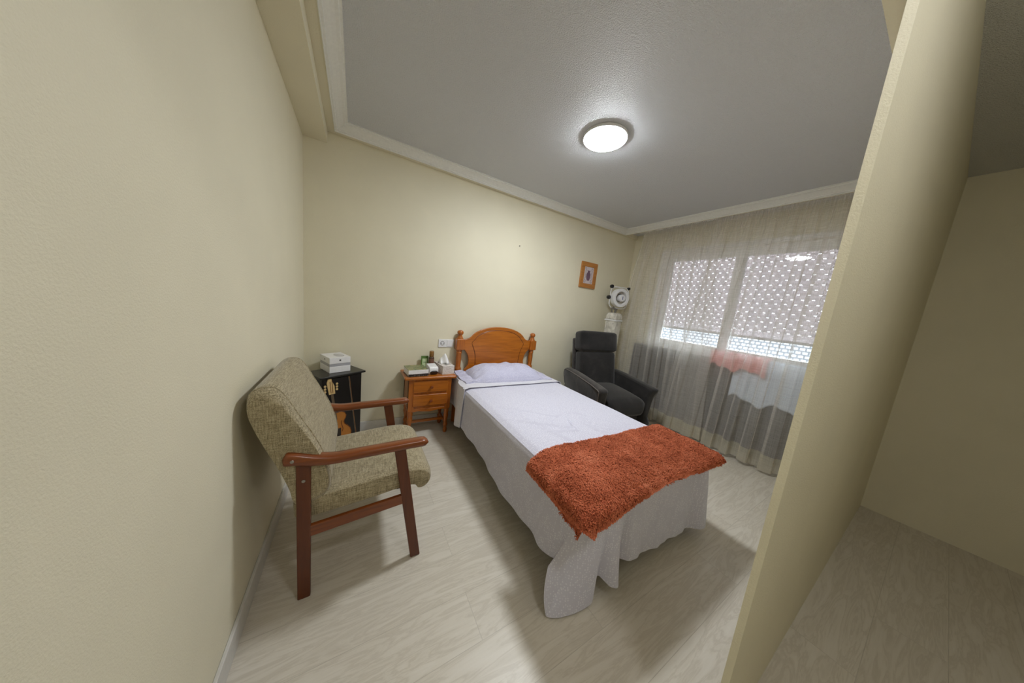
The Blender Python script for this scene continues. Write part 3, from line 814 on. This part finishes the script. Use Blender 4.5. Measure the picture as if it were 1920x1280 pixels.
for sx in (-1, 1):
    for sz in (-1, 1):
        pts = [(sx * (.058 + .016 * math.cos(a) * (1 - a / 9)), -.0128, sz * (.078 + .018 * math.sin(a))) for a in [k * .5 for k in range(12)]]
        obj('scroll', tube(bmesh.new(), pts, .0022, 5), ink, pc)
    obj('side_vine', tube(bmesh.new(), [(sx * (.056 + .006 * math.sin(k * 1.3)), -.0128, -.06 + k * .01) for k in range(13)], .002, 5), ink, pc)

# ------------------------------------------------------------------ black cabinet in the corner (turned to face the room)
ca = math.atan2(.511, .858)
cab = thing('cabinet', 'small black cabinet with a painted violin, angled in the room corner', 'cabinet', (.141, -.376, 0), ca)
cab.location.z = 0
cw, cdp, ch = .346, .232, .635
obj('top', B(0, cw, 0, cdp, ch - .016, ch), M['black_paint'], cab, smooth=False, bevel=.004)
bm = B(.022, cw - .024, .020, cdp - .006, .0, ch - .016); obj('body', bm, M['black_paint'], cab, smooth=False, bevel=.002)
obj('door', B(.030, cw - .032, .014, .021, .03, ch - .024), plain('black_door', rgb(18, 15, 14), .35), cab, smooth=False, bevel=.002)
vio = plain('violin_orange', rgb(176, 112, 40), .5); viod = plain('violin_brown', rgb(110, 58, 18), .5); cream = plain('violin_cream', rgb(205, 176, 122), .5)
dx_, dz_ = .135, 0    # violin axis leans slightly
def vpoly(pts, y0, y1, mat, name, par):
    return obj(name, prism(bmesh.new(), pts, 'y', y0, y1), mat, par, smooth=False)
vp = bpy.data.objects.new('painted_violin', None)
ax = lambda z: .088 + (.50 - z) * .15       # centre line of the violin
outl = [(.0, .325), (.045, .330), (.070, .312), (.078, .285), (.068, .262), (.058, .250), (.052, .235), (.056, .215), (.075, .195), (.094, .165), (.098, .130), (.088, .095), (.06, .07), (0, .06)]
poly = [(ax(z) + x, z) for x, z in outl] + [(ax(z) - x, z) for x, z in outl[::-1][1:-1]]
vbody = vpoly(poly, .0115, .014, vio, 'painted_violin', cab)
bm = bmesh.new(); tube(bm, [(x, .0112, z) for x, z in poly], .003, 5, closed=True)
for s_ in (-1, 1): tube(bm, spline([(ax(.23) + s_ * .036, .0112, .25), (ax(.21) + s_ * .030, .0112, .225), (ax(.18) + s_ * .038, .0112, .18), (ax(.16) + s_ * .030, .0112, .155)], 4), .0028, 5)
obj('outline', bm, viod, vbody)
vpoly([(ax(.30) - .012, .27), (ax(.30) + .012, .27), (ax(.49) + .009, .49), (ax(.49) - .009, .49)], .0105, .014, plain('fingerboard', rgb(96, 80, 62), .5), 'fingerboard', vbody)
vpoly([(ax(.15) - .018, .19), (ax(.15) + .018, .19), (ax(.10) + .012, .09), (ax(.10) - .012, .09)], .0103, .0135, plain('tailpiece_dark', rgb(44, 34, 30), .4), 'tailpiece', vbody)
vpoly([(ax(.49) - .022, .488), (ax(.49) + .022, .488), (ax(.55) + .026, .55), (ax(.6) + .016, .590), (ax(.6) + .010, .612), (ax(.6) - .014, .612), (ax(.6) - .022, .585), (ax(.55) - .024, .55)], .0105, .014, cream, 'pegbox', vbody)
bm = bmesh.new()
for k in range(3):
    for s_ in (-1, 1):
        obj('peg', lathe(bmesh.new(), [(.0085, .0105), (.009, .012), (.009, .014)], (ax(.55) + s_ * .040 + (0.004 if s_ > 0 else 0), 0, .515 + k * .022 + (.006 if s_ > 0 else 0)), 10, 'y'), cream, vbody)
bm = bmesh.new(); tube(bm, [(ax(.55) + .006, .0100, .60), (ax(.50) + .006, .0100, .50)], .002, 5); tube(bm, [(ax(.55) - .008, .0100, .59), (ax(.50) - .006, .0100, .50)], .002, 5)
obj('string', bm, viod, vbody)
bm = bmesh.new(); tube(bm, [(.213, .0125, .606), (.220, .0125, .592), (.2495, .0125, .35), (.283, .0125, .085)], [.005, .0022, .0022, .003], 6)
bow = obj('painted_bow', bm, plain('bow_brown', rgb(146, 104, 66), .5), cab)
bm = bmesh.new(); tube(bm, [(.212, .0115, .598), (.276, .0115, .085)], .0012, 5); obj('bow_hair', bm, plain('bow_hair', rgb(150, 140, 124), .5), bow)
# white carton on the cabinet
wb = thing('carton', 'white cardboard carton with a grey band on the black cabinet', 'box', (.19, -.257, ch + .0005), ca - .12)
BWd, BDp, BHt = .150, .185, .120
obj('lower_half', B(0, BWd, 0, BDp, 0, .050), M['white_card'], wb, smooth=False, bevel=.002)
obj('band', B(.001, BWd - .001, .001, BDp - .001, .050, .072), M['grey_band'], wb, smooth=False)
ld = obj('lid', B(0, BWd, 0, BDp, .072, BHt), M['white_card'], wb, smooth=False, bevel=.002)
obj('mark', B(.068, .080, -.0006, .001, .091, .103), M['dark_print'], ld, smooth=False)
obj('mark', B(-.0006, .001, .085, .097, .091, .103), M['dark_print'], ld, smooth=False)
bm = xform(lathe(bmesh.new(), [(.036, .0), (.037, .0005), (.036, .0012)], n=32), Matrix.Translation((.095, .085, BHt)) @ Matrix.Diagonal((.9, 1.3, 1, 1)))
pd = obj('printed_disc', bm, plain('disc_print', rgb(196, 196, 200), .3), ld)
bm = bmesh.new(); tube(bm, [(.095 + .033 * math.cos(a), .085 + .047 * math.sin(a), BHt + .0013) for a in [-2.7 + k * .2 for k in range(14)]], [.001 + .004 * math.sin(PI * k / 13) for k in range(14)], 5)
obj('disc_crescent', xform(bm, Matrix.Translation((0, 0, BHt * .97)) @ Matrix.Diagonal((1, 1, .03, 1))), M['dark_print'], pd, label='dark crescent printed on the disc')

# ------------------------------------------------------------------ wooden armchair at the left
ch_ = thing('wooden_armchair', 'armchair with reddish wood frame and olive chenille cushions by the left wall', 'chair', (.4, -1.19, 0))
def CL(bm): return xform(bm, Matrix.Translation((-.4, 1.19, 0)))
YN, YFar = -1.447, -.915
rp = rrect(.046, .022, .006)
for yy in (YN, YFar):
    # front leg: raked; rear leg: upright
    bm = prism(bmesh.new(), [(.614, 0), (.660, 0), (.566, .604), (.517, .604)], 'y', yy - .012, yy + .012)
    obj('leg', CL(bm), M['teak_v'], ch_, smooth=False, bevel=.005, bseg=3)
    bm = prism(bmesh.new(), [(.166, 0), (.210, 0), (.214, .625), (.166, .625)], 'y', yy - .012, yy + .012)
    l = obj('leg', CL(bm), M['teak_v'], ch_, smooth=False, bevel=.005, bseg=3)
    sg = -1 if yy == YN else 1
    obj('screw', CL(lathe(bmesh.new(), [(.006, -.0012), (.0065, 0), (.0045, .0005)], (.19, yy + sg * .0125, .545), 14, 'y')), M['metal'], l)
    # side rail
    bm = prism(bmesh.new(), [(.206, .286), (.206, .335), (.580, .366), (.586, .320)], 'y', yy - .009, yy + .009)
    obj('side_rail', CL(bm), M['teak'], ch_, smooth=False, bevel=.003)
    # armrest
    path = spline([(.128, yy, .650), (.165, yy, .643), (.22, yy, .627), (.29, yy, .616), (.38, yy, .618), (.48, yy, .620), (.58, yy, .622), (.665, yy, .622)], 6)
    n_ = len(path)
    def prof(t_, n=14):
        e = 1
        if t_ < .05: e = math.sqrt(max(.05, 1 - (1 - t_ / .05) ** 2))
        if t_ > .955: e = math.sqrt(max(.05, 1 - ((t_ - .955) / .045) ** 2))
        hw, hh = .026 * (.55 + .45 * e), (.027 - .0085 * sstep(0, .5, t_)) * e
        pts = []
        for k in range(n):
            a = 2 * PI * k / n; ca_, sa_ = math.cos(a), math.sin(a)
            pts.append((hw * math.copysign(abs(ca_) ** .6, ca_), hh * math.copysign(abs(sa_) ** .6, sa_)))
        return pts
    a_ = obj('armrest', CL(sweep(bmesh.new(), path, prof)), M['teak'], ch_)
    obj('screw', CL(lathe(bmesh.new(), [(.006, -.0012), (.0065, 0), (.0045, .0005)], (.158, yy + sg * .0262, .643), 14, 'y')), M['metal'], a_)
# seat cushion : section in x-z swept along y with rounded side edges
def blend_slab(sec, y0, y1, rnd_=.05, n=26, pinch=.85):
    """closed section polygon extruded along y, rounded toward the ends"""
    cx = sum(p[0] for p in sec) / len(sec); cz = sum(p[1] for p in sec) / len(sec)
    bm = bmesh.new(); rings = []
    for j in range(n + 1):
        t_ = j / n; y = lerp(y0, y1, .5 - .5 * math.cos(PI * t_))
        e = min(y - y0, y1 - y); k = 1
        if e < rnd_: k = math.sqrt(max(0, 1 - (1 - e / rnd_) ** 2))
        k = lerp(pinch, 1, k)
        rings.append([bm.verts.new((cx + (x - cx) * lerp(1, k, .35), y, cz + (z - cz) * k)) for x, z in sec])
    m = len(sec)
    for a, b in zip(rings, rings[1:]):
        for i in range(m): bm.faces.new((a[i], a[(i + 1) % m], b[(i + 1) % m], b[i]))
    bm.faces.new(rings[0][::-1]); bm.faces.new(rings[-1]); return bm
def closed_spline(pts, n=6):
    P = [Vector((p[0], p[1], 0)) for p in pts]; N = len(P); out = []
    for i in range(N):
        a, b, c, d = P[i - 1], P[i], P[(i + 1) % N], P[(i + 2) % N]
        for k in range(n):
            t_ = k / n
            q = .5 * ((2 * b) + (c - a) * t_ + (2 * a - 5 * b + 4 * c - d) * t_ * t_ + (3 * b - 3 * c + d - a) * t_ ** 3); out.append((q.x, q.y))
    return out
sec = closed_spline([(.165, .352), (.30, .358), (.45, .372), (.57, .388), (.630, .384), (.652, .356), (.685, .362), (.706, .395), (.700, .436), (.662, .468), (.58, .482), (.45, .474), (.32, .460), (.22, .448), (.155, .430), (.145, .385)], 5)
st = obj('seat_cushion', CL(blend_slab(sec, YN + .016, YFar - .016, .07, 30, .80)), M['chenille'], ch_)
sec = closed_spline([(.176, .415), (.235, .425), (.275, .470), (.270, .56), (.232, .68), (.175, .80), (.128, .895), (.098, .925), (.060, .925), (.030, .895), (.035, .84), (.070, .72), (.112, .60), (.145, .49), (.155, .435)], 5)
bc = obj('back_cushion', CL(blend_slab(sec, YN - .006, YFar + .006, .06, 30, .80)), M['chenille'], ch_)
ccx = sum(p[0] for p in sec) / len(sec); ccz = sum(p[1] for p in sec) / len(sec)
for yy, sg in ((YN - .006, 1), (YFar + .006, -1)):
    obj('seam', CL(tube(bmesh.new(), [(ccx + (x - ccx) * .9945, yy + sg * .037, ccz + (z - ccz) * .984) for x, z in sec[::2]], .0032, 6, closed=True)), M['chenille'], bc)
# bracket under the seat
obj('seat_bracket', CL(B(.24, .275, YN + .14, YFar - .14, .318, .358)), M['dark_inside'], ch_, smooth=False, bevel=.003)
# rear cross rail
obj('cross_rail', CL(B(.172, .205, YN + .012, YFar - .012, .30, .34)), M['teak'], ch_, smooth=False, bevel=.003)

# ------------------------------------------------------------------ charcoal recliner
ra = -.17
rc = thing('recliner', 'charcoal velour recliner armchair beside the sheer curtain', 'armchair', (2.975, -.62, 0), ra)
# base
obj('base', xform(cushion(.60, .56, .20, rnd=.02), Matrix.Translation((0, 0, .17))), M['velour_side'], rc)
obj('foot', B(-.24, .24, -.22, .24, 0, .075), M['black'], rc, smooth=False, bevel=.01)
# seat
sc_ = obj('seat_cushion', xform(cushion(.52, .60, .20, crown=.035, rnd=.07), Matrix.Translation((0, -.10, .335)) @ Matrix.Rotation(.06, 4, 'X')), M['velour'], rc)
# back
tilt = Matrix.Translation((0, .20, .40)) @ Matrix.Rotation(-.20, 4, 'X')
obj('back_shell', xform(B(-.275, .275, .06, .12, -.05, .60), tilt), M['velour_side'], rc, smooth=False, bevel=.02, bseg=4)
obj('back_cushion', xform(cushion(.535, .15, .47, rnd=.04), tilt @ Matrix.Translation((0, -.01, .20))), M['velour'], rc)
obj('headrest', xform(cushion(.565, .17, .255, rnd=.045), tilt @ Matrix.Translation((0, -.02, .560))), M['velour'], rc)
# arms
for s_ in (-1, 1):
    sec = [(.30, .08), (.335, .40), (.33, .575), (.26, .60), (.05, .59), (-.18, .567), (-.31, .553), (-.375, .542), (-.388, .515), (-.362, .43), (-.350, .30), (-.338, .20), (-.33, .08)]
    sec = closed_spline(sec, 4)
    bm = bmesh.new(); rings = []
    for k, (off, sc2) in enumerate(((0, .93), (.012, .985), (.03, 1.0), (.07, 1.0), (.088, .985), (.10, .93))):
        ring = []
        for y, z in sec:
            zz = .33 + (z - .33) * sc2; yy = (y + .03) * sc2 - .03
            fl = .035 * sstep(.35, .58, zz) + .015 * sstep(-.2, -.4, yy)
            ring.append(bm.verts.new((s_ * (.27 + off + fl * (.5 + off * 6)), yy, zz)))
        rings.append(ring)
    m = len(sec)
    for a, b in zip(rings, rings[1:]):
        for i in range(m): bm.faces.new((a[i], a[(i + 1) % m], b[(i + 1) % m], b[i]))
    bm.faces.new(rings[0][::-1]); bm.faces.new(rings[-1])
    ar = obj('arm', bm, M['velour_side'] if s_ < 0 else M['velour'], rc)
    pts = []
    for y, z in sec:
        if z > .09 and (z > .40 or y < 0):
            fl = .035 * sstep(.35, .58, z) + .015 * sstep(-.2, -.4, y)
            pts.append((s_ * (.27 + .098 + fl * (.5 + .098 * 6)), (y + .03) * .955 - .03, .33 + (z - .33) * .955))
    pts = [p for p in pts]
    obj('piping', tube(bmesh.new(), pts, .0045, 6), M['piping_grey'], ar)

# ------------------------------------------------------------------ white ring-headed fan unit in the corner
fn_ = thing('floor_fan', 'white ring headed fan on a pale column in the corner behind the recliner', 'fan', (3.455, -.20, 0))
t = NT('wrapped_white'); v = t.coords((1, 1, .4)); f = t.noise(v, 28, 4, .6, 1.0)
t.base(t.ramp(f, [(.35, rgb(176, 172, 162)), (.6, rgb(216, 212, 202))]), .3); t.bump(f, .4, .01)
bm = bmesh.new(); lathe(bm, [(.13, 0), (.13, .03), (.115, .04), (.108, .06), (.112, 1.24)], n=4); xform(bm, Matrix.Rotation(PI / 4 + .15, 4, 'Z'))
col_ = obj('column', bm, t.m, fn_, smooth=False, bevel=.02, bseg=4)
obj('collar', xform(B(-.088, .088, -.088, .088, 1.232, 1.252), Matrix.Rotation(.15, 4, 'Z')), M['white_plastic'], fn_, smooth=False, bevel=.004)
bm = bmesh.new(); lathe(bm, [(.112, 1.25), (.115, 1.30), (.10, 1.335), (.06, 1.345)], n=4); xform(bm, Matrix.Rotation(PI / 4 + .15, 4, 'Z'))
obj('wrap', bm, t.m, fn_, smooth=False, bevel=.015, bseg=3, label='crumpled clear plastic wrap')
bm = bmesh.new(); tube(bm, [(-.03, .02, 1.33), (-.05, .02, 1.39), (-.01, .02, 1.42)], .012, 8); tube(bm, [(.03, .02, 1.33), (.04, .02, 1.40)], .016, 8); tube(bm, [(-.06, .02, 1.40), (.06, .02, 1.40)], .014, 8)
obj('bracket', bm, plain('grey_bracket', rgb(112, 108, 100), .4), fn_)
hd = Matrix.Translation((.045, -.01, 1.555)) @ Matrix.Rotation(-.25, 4, 'Z')
bm = bmesh.new(); loop = [(x, .02, z) for x, z in rrect(.29, .29, .07, 5)]; tube(bm, loop, .007, 8, closed=True)
obj('frame', xform(bm, hd), M['white_plastic'], fn_)
def ring(r0, r1, y0, y1, mat, nm, par, n=40):
    bm = bmesh.new(); A = []
    for (r, y) in ((r0, y0), (r1, y0), (r1, y1), (r0, y1)):
        A.append([bm.verts.new((r * math.cos(2 * PI * i / n), y, r * math.sin(2 * PI * i / n))) for i in range(n)])
    for k in range(4):
        a, b = A[k], A[(k + 1) % 4]
        for i in range(n): bm.faces.new((a[i], a[(i + 1) % n], b[(i + 1) % n], b[i]))
    return obj(nm, xform(bm, hd), mat, par, bevel=.006, bseg=3)
ring(.085, .128, -.035, .04, M['white_plastic'], 'ring', fn_)
ring(.058, .086, .0, .035, plain('grey_inner_ring', rgb(176, 170, 158), .4), 'inner_ring', fn_)
hb_ = obj('hub', xform(lathe(bmesh.new(), [(.01, -.045), (.042, -.042), (.05, -.03), (.05, .03)], (.018, 0, 0), 32, 'y'), hd), M['white_plastic'], fn_)
obj('emblem', xform(prism(bmesh.new(), [(.008, -.022), (.018, -.022), (.018, .022), (.008, .022)], 'y', -.0462, -.044), hd), plain('blue_emblem', rgb(80, 92, 140), .4), hb_, smooth=False)
obj('backing', xform(lathe(bmesh.new(), [(.09, .03), (.09, .05)], (0, 0, 0), 32, 'y'), hd), plain('dark_backing', rgb(96, 92, 88), .5), fn_)
for x, z, r in ((-.140, .145, .024), (-.165, -.005, .026), (.135, .14, .020)):
    obj('clamp_knob', xform(lathe(bmesh.new(), [(r * .8, -.02), (r, -.014), (r, .014), (r * .8, .02)], (x, .02, z), 16, 'y'), hd), M['black'], fn_)

# ------------------------------------------------------------------ light, world, camera
wd = bpy.data.worlds.new('world'); scene.world = wd; wd.use_nodes = True
bg = wd.node_tree.nodes['Background']; bg.inputs['Color'].default_value = (.86, .93, 1, 1); bg.inputs['Strength'].default_value = 6

f_px, yaw, pit, rol = 492.29, .5464, -.1420, .1075
fw = Vector((math.sin(yaw) * math.cos(pit), math.cos(yaw) * math.cos(pit), math.sin(pit)))
r0 = Vector((math.cos(yaw), -math.sin(yaw), 0)); u0 = r0.cross(fw)
r1 = r0 * math.cos(rol) + u0 * math.sin(rol); u1 = -r0 * math.sin(rol) + u0 * math.cos(rol)
cam = bpy.data.cameras.new('camera'); co = bpy.data.objects.new('camera', cam); COL.objects.link(co)
cam.sensor_width = 36; cam.sensor_fit = 'HORIZONTAL'; cam.lens = 36 * f_px / 1920; cam.clip_start = .02
co.matrix_world = Matrix(((r1.x, u1.x, -fw.x, .3515), (r1.y, u1.y, -fw.y, -2.6468), (r1.z, u1.z, -fw.z, 1.3179), (0, 0, 0, 1)))
scene.camera = co
vs_ = scene.view_settings
vs_.view_transform = 'Standard'; vs_.look = 'None'; vs_.gamma = 1; vs_.use_curve_mapping = False; vs_.exposure = 1.05
scene.cycles.max_bounces = 14; scene.cycles.transparent_max_bounces = 24; scene.cycles.diffuse_bounces = 10
scene.cycles.sample_clamp_indirect = 8
